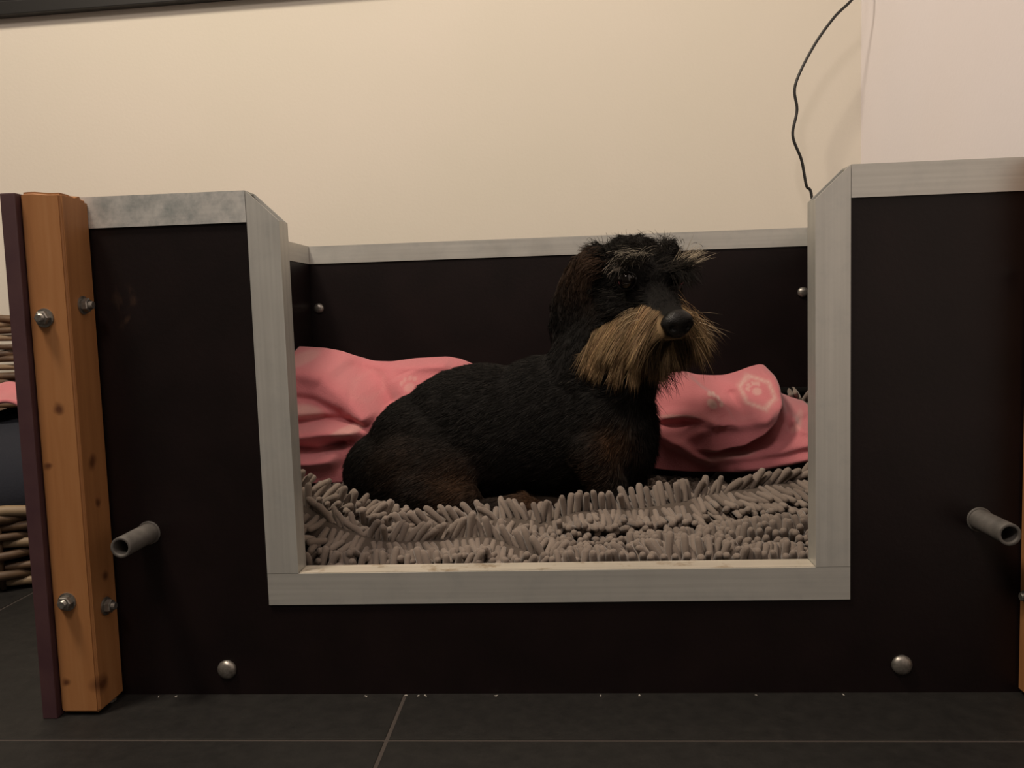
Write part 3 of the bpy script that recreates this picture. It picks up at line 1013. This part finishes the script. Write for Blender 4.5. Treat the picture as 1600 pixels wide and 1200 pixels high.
for v_ in b.verts:
    p = np.array(v_.co)          # x forward, y side, z up in the nose's own frame
    w = 1.0 - 0.30 * max(0, -p[2]) - 0.10 * max(0, p[2])
    l = np.array((p[0] * 0.0115, p[1] * 0.0170 * w, p[2] * 0.0145))
    for s in (-1, 1):            # nostrils, commas that open to the side
        d = math.hypot((p[1] - s * 0.48) / 0.24, (p[2] + 0.10) / 0.26)
        if p[0] > 0:
            l[0] -= 0.0055 * math.exp(-d * d * 1.4)
    if p[0] > 0:                 # groove down the middle
        l[0] -= 0.0016 * math.exp(-(p[1] / 0.08) ** 2) * (1 if p[2] < 0.2 else 0.2)
    v_.co = Vector(hd(0.104 + l[0], l[1], -0.013 + l[2]))
from_bm('nose', b, M_nose, dog, True)

# ---- coat: every strand a tapered three-sided sliver
def strands(name, R0, D, L, rad, C, droop=0.25, segs=4, curl=0.06, tipc=1.25, parent=None, clumps=0, pull=0.6):
    n = len(R0)
    D = D / np.linalg.norm(D, axis=1)[:, None]
    if clumps:                       # wiry hair gathers into locks: tips lean to the tip of the lock's leader
        lead = rng.choice(n, clumps, replace=False)
        own = np.empty(n, int)
        for i0 in range(0, n, 4000):
            own[i0:i0 + 4000] = lead[np.argmin(((R0[i0:i0 + 4000, None] - R0[lead][None]) ** 2).sum(-1), 1)]
        tip = R0 + D * L[:, None]
        tip = tip * (1 - pull) + pull * tip[own]
        D = tip - R0
        L = np.linalg.norm(D, axis=1) * rng.uniform(0.85, 1.05, n)
        D = D / np.linalg.norm(D, axis=1)[:, None]
        shade = np.ones(n)
        shade[lead] = rng.uniform(0.65, 1.3, clumps)
        C = C * shade[own][:, None]
    ref = np.tile(np.array([0.31, 0.72, 0.55]), (n, 1)) + rng.normal(0, 0.3, (n, 3))
    A = np.cross(D, ref)
    A /= np.linalg.norm(A, axis=1)[:, None]
    B = np.cross(D, A)
    dr = np.broadcast_to(np.asarray(droop, float), (n,))
    g = np.array([0, 0, -1.0])
    cv = rng.normal(0, 1, (n, 3)) * curl
    rings = []
    for k in range(segs):
        t = k / segs
        c0 = R0 + L[:, None] * (D * t + (g * dr[:, None] + cv) * t * t)
        rr = rad * (1 - 0.75 * t ** 1.5)
        for j in range(3):
            a = 2 * math.pi * j / 3
            rings.append(c0 + rr[:, None] * (A * math.cos(a) + B * math.sin(a)))
    rings.append(R0 + L[:, None] * (D + g * dr[:, None] + cv))
    per = segs * 3 + 1
    V = np.stack(rings, 1).reshape(-1, 3)
    f = []
    for k in range(segs - 1):
        for j in range(3):
            a, b_ = k * 3 + j, k * 3 + (j + 1) % 3
            f += [(a, b_, b_ + 3), (a, b_ + 3, a + 3)]
    t0 = (segs - 1) * 3
    for j in range(3):
        f.append((t0 + j, t0 + (j + 1) % 3, per - 1))
    f = np.array(f)
    T_ = (f[None] + (np.arange(n) * per)[:, None, None]).reshape(-1, 3)
    tt = np.concatenate([np.repeat(np.arange(segs) / segs, 3), [1.0]])
    CC = C[:, None, :] * (0.85 + (tipc - 0.85) * tt)[None, :, None]
    return tag(link(name, np_mesh(name, V, T_, CC.reshape(-1, 3)), M_fur, parent or dog), kind='stuff')

body_me.calc_loop_triangles()
nt = len(body_me.loop_triangles)
tv = np.empty(nt * 3, np.int32)
body_me.loop_triangles.foreach_get('vertices', tv)
tv = tv.reshape(-1, 3)
e1, e2 = co[tv[:, 1]] - co[tv[:, 0]], co[tv[:, 2]] - co[tv[:, 0]]
tn = np.cross(e1, e2)
ar = np.linalg.norm(tn, axis=1) + 1e-12
tn = tn / ar[:, None]
def sample(n, w=None):
    p = ar * (w if w is not None else 1)
    k = rng.choice(nt, n, p=p / p.sum())
    a, b_ = rng.random(n), rng.random(n)
    m = a + b_ > 1
    a[m], b_[m] = 1 - a[m], 1 - b_[m]
    return co[tv[k, 0]] + a[:, None] * e1[k] + b_[:, None] * e2[k], tn[k]
tc_ = co[tv].mean(1)
tl = to_local(tc_)
hdist = np.linalg.norm(tc_ - HC, axis=1)
is_head = (hdist < 0.155) & ~((tl[:, 0] < -0.01) & (tl[:, 2] < -0.03) & (np.abs(tl[:, 1]) < 0.052))
def flow(Nn, Tv, lift):
    Tt = Tv - (Tv * Nn).sum(1)[:, None] * Nn
    Tt /= np.linalg.norm(Tt, axis=1)[:, None] + 1e-9
    return Tt + Nn * (lift[:, None] if hasattr(lift, '__len__') else lift)

# body coat
P, Nn = sample(52000, np.where(is_head, 0.0, 1.0) * np.where(tc_[:, 2] > 0.11, 1, 0.1) * np.where(tc_[:, 1] > 0.40, 0.4, 1))
front_k = ease(P[:, 0], 0.03, 0.11)
Tv = np.stack([-0.95 + 1.1 * front_k, -0.05 + 0 * front_k, -0.42 - 0.5 * front_k], -1) + rng.normal(0, 0.16, P.shape)
C = coat(P) * rng.uniform(0.6, 1.5, (len(P), 1)) 
gl = rng.random(len(P)) < 0.10
C[gl] = C[gl] * 0.5 + GREY * 0.45 * rng.uniform(0.4, 1.0, (gl.sum(), 1))
L = rng.uniform(0.009, 0.015, len(P)) * (1 + 0.7 * front_k)
strands('body_coat', P, flow(Nn, Tv, 0.20 + 0.25 * front_k), L, rng.uniform(0.00022, 0.00036, len(P)), C, 0.08, 3, 0.08, clumps=2500, pull=0.3)

# head, ears
P, Nn = sample(30000, np.where(is_head, 1.0, 0.0))
q = to_local(P)
earm = (np.abs(q[:, 1]) > 0.046) & (q[:, 0] < 0.02)
muzz = (q[:, 0] > 0.042) & ~earm
bridge = muzz & (np.abs(q[:, 1]) < 0.013) & (q[:, 2] > -0.012)
beard = ~earm & (q[:, 0] > 0.012) & (q[:, 2] < -0.003 - 0.85 * np.clip(0.064 - q[:, 0], 0, 0.07)) & (q[:, 2] > -0.066) & ~bridge
eyez = np.minimum(np.linalg.norm(q - np.array([0.047, 0.031, 0.017]), axis=1), np.linalg.norm(q - np.array([0.047, -0.031, 0.017]), axis=1)) < 0.0175
nosez = np.linalg.norm(q - np.array([0.104, 0, -0.013]), axis=1) < 0.0185
keep = ~eyez & ~nosez & ~beard
P, Nn, q, earm, muzz, bridge = P[keep], Nn[keep], q[keep], earm[keep], muzz[keep], bridge[keep]
sg = np.sign(q[:, 1])[:, None]
top = ~earm & ~muzz & (q[:, 2] > 0.012)
Tl = -0.8 * HF - 0.35 * EU + 0.35 * sg * ES
Tl = np.where(earm[:, None], -0.95 * EU + 0.1 * HF, Tl)
Tl = np.where(bridge[:, None], -0.9 * HF + 0.25 * EU + 0.25 * sg * ES, Tl)
Tl = np.where(top[:, None], -0.15 * HF + 0.05 * EU + 0.8 * sg * ES, Tl)
Tl = Tl + rng.normal(0, 0.22, Tl.shape)
L = np.where(earm, 0.009, np.where(bridge, 0.006, np.where(top, 0.016, 0.013))) * rng.uniform(0.7, 1.4, len(P))
C = coat(P) * rng.uniform(0.6, 1.6, (len(P), 1))
gl = (rng.random(len(P)) < 0.10) & ~earm & ~bridge
C[gl] = GREY * rng.uniform(0.5, 1.3, (gl.sum(), 1))
strands('head_coat', P, flow(Nn, Tl, np.where(earm, 0.15, np.where(top, 0.35, 0.35))), L, rng.uniform(0.00022, 0.00036, len(P)), C, 0.12, 3, 0.12, clumps=900, pull=0.5)

# beard: long tan strands falling out and down from lips, cheeks and chin
P, Nn = sample(60000, np.where(is_head, 1.0, 0.0))
q = to_local(P)
earm = (np.abs(q[:, 1]) > 0.046) & (q[:, 0] < 0.02)
line = -0.003 - 0.85 * np.clip(0.064 - q[:, 0], 0, 0.07)
bridge = (np.abs(q[:, 1]) < 0.012) & (q[:, 2] > -0.020)
nosez = np.linalg.norm(q - np.array([0.104, 0, -0.013]), axis=1) < 0.019
under = (q[:, 2] < line) & (q[:, 2] > -0.064) & (q[:, 0] > 0.010) & ~earm & ~bridge & ~nosez
P, Nn, q = P[under], Nn[under], q[under]
sg = np.tanh(q[:, 1] / 0.008)[:, None]
fwd = ease(q[:, 0], 0.03, 0.09)[:, None]
low = ease(-q[:, 2], 0.015, 0.045)
Tl = -1.0 * EU + np.where(sg < 0, 0.75, 0.42) * sg * ES * (1 - 0.35 * low[:, None]) - 0.16 * HF * (1 - fwd * 0.5) + rng.normal(0, 0.2, P.shape)
L = (0.030 + 0.010 * (1 - low) + 0.006 * (1 - fwd[:, 0])) * rng.uniform(0.5, 1.3, len(P))
C = TAN * rng.uniform(0.55, 1.35, (len(P), 1)) * np.array([1, 1, 1]) + rng.normal(0, 0.008, P.shape)
mouth = np.exp(-((q[:, 2] + 0.031) / 0.004) ** 2) * ease(q[:, 0], 0.06, 0.075)
C = C * (1 - 0.85 * mouth[:, None])
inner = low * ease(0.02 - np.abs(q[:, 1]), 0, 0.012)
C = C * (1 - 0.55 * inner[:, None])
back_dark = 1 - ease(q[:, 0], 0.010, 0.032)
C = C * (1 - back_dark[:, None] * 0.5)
C = np.clip(C, 0.004, 1)
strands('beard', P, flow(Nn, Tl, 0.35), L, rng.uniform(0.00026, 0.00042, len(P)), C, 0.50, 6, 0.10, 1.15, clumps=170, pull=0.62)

# brows, crown tuft and a few stray pale wisps
def tuft(name, ctr, spread, n, dirs, Lr, col, rad=0.00034, droop=0.2, curl=0.12):
    base_ = np.array([hd(*(np.array(ctr) + rng.normal(0, 1, 3) * np.array(spread))) for _ in range(n)])
    d = dirs[0] * HF + dirs[1] * ES + dirs[2] * EU + rng.normal(0, 0.22, (n, 3))
    Cc = np.array(col) * rng.uniform(0.5, 1.4, (n, 1))
    return strands(name, base_, d, rng.uniform(*Lr, n), np.full(n, rad), Cc, droop, 5, curl, 1.2)
tuft('eyebrow', (0.042, 0.026, 0.033), (0.004, 0.009, 0.003), 240, (0.55, 0.45, 0.55), (0.014, 0.026), (0.022, 0.018, 0.014))
tuft('eyebrow', (0.044, -0.026, 0.026), (0.004, 0.009, 0.003), 260, (0.55, -0.55, 0.55), (0.014, 0.026), (0.022, 0.018, 0.014))
tuft('brow_wisp', (0.040, -0.034, 0.028), (0.004, 0.004, 0.003), 110, (0.0, -0.80, 0.62), (0.020, 0.038), (0.40, 0.34, 0.25), 0.0003, 0.15)
tuft('brow_wisp', (0.034, 0.016, 0.040), (0.003, 0.010, 0.003), 70, (0.25, 0.75, 0.30), (0.018, 0.034), (0.28, 0.25, 0.20), 0.0003, 0.35)
tuft('brow_wisp', (0.046, 0.036, 0.032), (0.003, 0.006, 0.002), 24, (0.45, 0.8, 0.1), (0.012, 0.02), (0.20, 0.17, 0.14), 0.0003, 0.4)
tuft('eyebrow', (0.052, -0.030, 0.024), (0.003, 0.006, 0.002), 160, (0.6, -0.2, -0.25), (0.012, 0.022), (0.012, 0.010, 0.008), 0.00034, 0.5)
tuft('crown_tuft', (0.008, 0.000, 0.040), (0.012, 0.020, 0.003), 800, (0.25, 0.35, 0.50), (0.014, 0.028), (0.018, 0.015, 0.012), 0.0003, 0.45)
tuft('ear_tuft', (0.004, 0.046, 0.026), (0.006, 0.005, 0.006), 240, (0.05, 0.85, 0.15), (0.010, 0.018), (0.055, 0.032, 0.02), 0.0003, 0.4)
tuft('lip_wisp', (0.076, -0.022, -0.020), (0.010, 0.003, 0.006), 22, (0.05, -1.0, -0.40), (0.035, 0.068), (0.42, 0.33, 0.22), 0.0003, 0.25)
tuft('lip_wisp', (0.064, 0.024, -0.014), (0.010, 0.003, 0.004), 60, (-0.3, 0.9, -0.35), (0.018, 0.032), (0.38, 0.28, 0.17), 0.0003, 0.5)
tuft('beard_fringe', (0.066, -0.024, -0.022), (0.014, 0.003, 0.008), 900, (0.10, -0.75, -0.60), (0.026, 0.044), tuple(TAN), 0.0003, 0.55)
tuft('chest_tuft', (0.0, -0.03, -0.10), (0.012, 0.012, 0.014), 420, (0.1, -0.5, -0.8), (0.018, 0.03), (0.010, 0.008, 0.007), 0.00034, 0.1)

# ------------------------------------------------------------------ basket beyond the post, seen in a sliver at the left
bk_c = (-0.98, 0.56)
wb_ = empty('wicker_dog_basket', (0, 0, 0))
tag(wb_, 'brown wicker dog basket beyond the post at the left edge', 'basket')
RXb, RYb = 0.315, 0.27
def rim(a):      # rim height: low at the front, high at the back
    return 0.112 + 0.28 * smooth01(np.array((math.sin(a) + 0.55) / 1.2)).item()
rows = 28
for k in range(rows):
    b = bmesh.new()
    runs, run = [], []
    for i in range(161):
        a = 2 * math.pi * i / 160
        z = 0.008 + k * 0.0145
        w = 0.005 * math.sin(i * 0.5 * math.pi / 2 + k * math.pi) + random.uniform(-1, 1) * 0.0012
        fl = 1 + 0.28 * z
        p = (bk_c[0] + (RXb + w) * fl * math.cos(a), bk_c[1] + (RYb + w) * fl * math.sin(a), z + 0.003 * math.sin(a * 5 + k * 1.7) + 0.001)
        if z < rim(a) - 0.008:
            run.append(p)
        else:
            if len(run) > 2: runs.append(run)
            run = []
    if len(run) > 2: runs.append(run)
    for r_ in runs:
        add_tube(b, r_, 0.0068 + 0.0010 * math.sin(k * 2.1), 7)
    from_bm('willow_strand', b, M_willow if k % 4 else M_willow_l, wb_, True)
for i in range(40):
    a = 2 * math.pi * (i + 0.5) / 40
    b = bmesh.new()
    h_ = rim(a)
    add_tube(b, [(bk_c[0] + RXb * (1 + 0.28 * z) * math.cos(a), bk_c[1] + RYb * (1 + 0.28 * z) * math.sin(a), z) for z in (0.003, h_ * 0.5, h_)], 0.0042, 6)
    from_bm('willow_stake', b, M_willow, wb_, True)
for k in range(2):
    b = bmesh.new()
    ring = []
    for i in range(97):
        a = 2 * math.pi * i / 96
        z = rim(a)
        w = 0.006 * math.sin(i * 0.7 + k * math.pi)
        fl = 1 + 0.28 * z
        ring.append((bk_c[0] + (RXb + w) * fl * math.cos(a), bk_c[1] + (RYb + w) * fl * math.sin(a), z + 0.006 * math.cos(i * 0.7 + k * math.pi)))
    add_tube(b, ring, 0.008, 8)
    from_bm('rim_braid', b, M_willow if k else M_willow_l, wb_, True)
b = bmesh.new()
bmesh.ops.create_circle(b, cap_ends=True, radius=1, segments=64)
for v_ in b.verts:
    v_.co = Vector((bk_c[0] + v_.co.x * RXb * 0.985, bk_c[1] + v_.co.y * RYb * 0.985, 0.012))
from_bm('base', b, M_willow, wb_)
# cushion that fills the basket
b = bmesh.new()
bmesh.ops.create_uvsphere(b, u_segments=64, v_segments=32, radius=1)
for v_ in b.verts:
    x, y_, z = v_.co
    r = math.hypot(x, y_)
    k = (r ** 0.75) / r if r > 1e-4 else 1
    bul = 1 + 0.05 * math.sin(9 * math.atan2(y_, x))
    v_.co = Vector((bk_c[0] + x * k * RXb * 0.955, bk_c[1] + y_ * k * RYb * 0.955, 0.125 + z * 0.108 * bul))
tag(from_bm('cushion', b, M_navy, None, True), 'dark navy cushion filling the wicker basket', 'cushion')
# second pink cloth laid over the cushion's back
n1, n2 = 60, 40
U_, V_ = np.meshgrid(np.linspace(-0.17, 0.20, n1), np.linspace(-0.09, 0.16, n2), indexing='ij')
r2 = (U_ / (RXb * 0.955)) ** 2 + (V_ / (RYb * 0.955)) ** 2
Zc = 0.238 - 0.03 * np.clip(r2, 0, 1.0) + 0.010 + 0.014 * np.sin(U_ * 40 + V_ * 25) * smooth01(1.1 - r2) + 0.016 * np.exp(-(V_ / 0.03) ** 2) + 0.010
J = np.arange(n1 * n2).reshape(n1, n2)
Qc = np.stack([J[:-1, :-1], J[1:, :-1], J[1:, 1:], J[:-1, 1:]], -1).reshape(-1, 4)
cl = link('fleece_cloth', np_mesh('fleece_cloth', np.stack([bk_c[0] + U_, bk_c[1] + V_, Zc], -1).reshape(-1, 3), Qc, np.tile([0.56, 0.185, 0.205], (n1 * n2, 1))), M_fleece)
s_ = cl.modifiers.new('cloth_thickness', 'SOLIDIFY')
s_.thickness = 0.006
tag(cl, 'pink fleece cloth lying on the navy cushion in the basket', 'cloth')
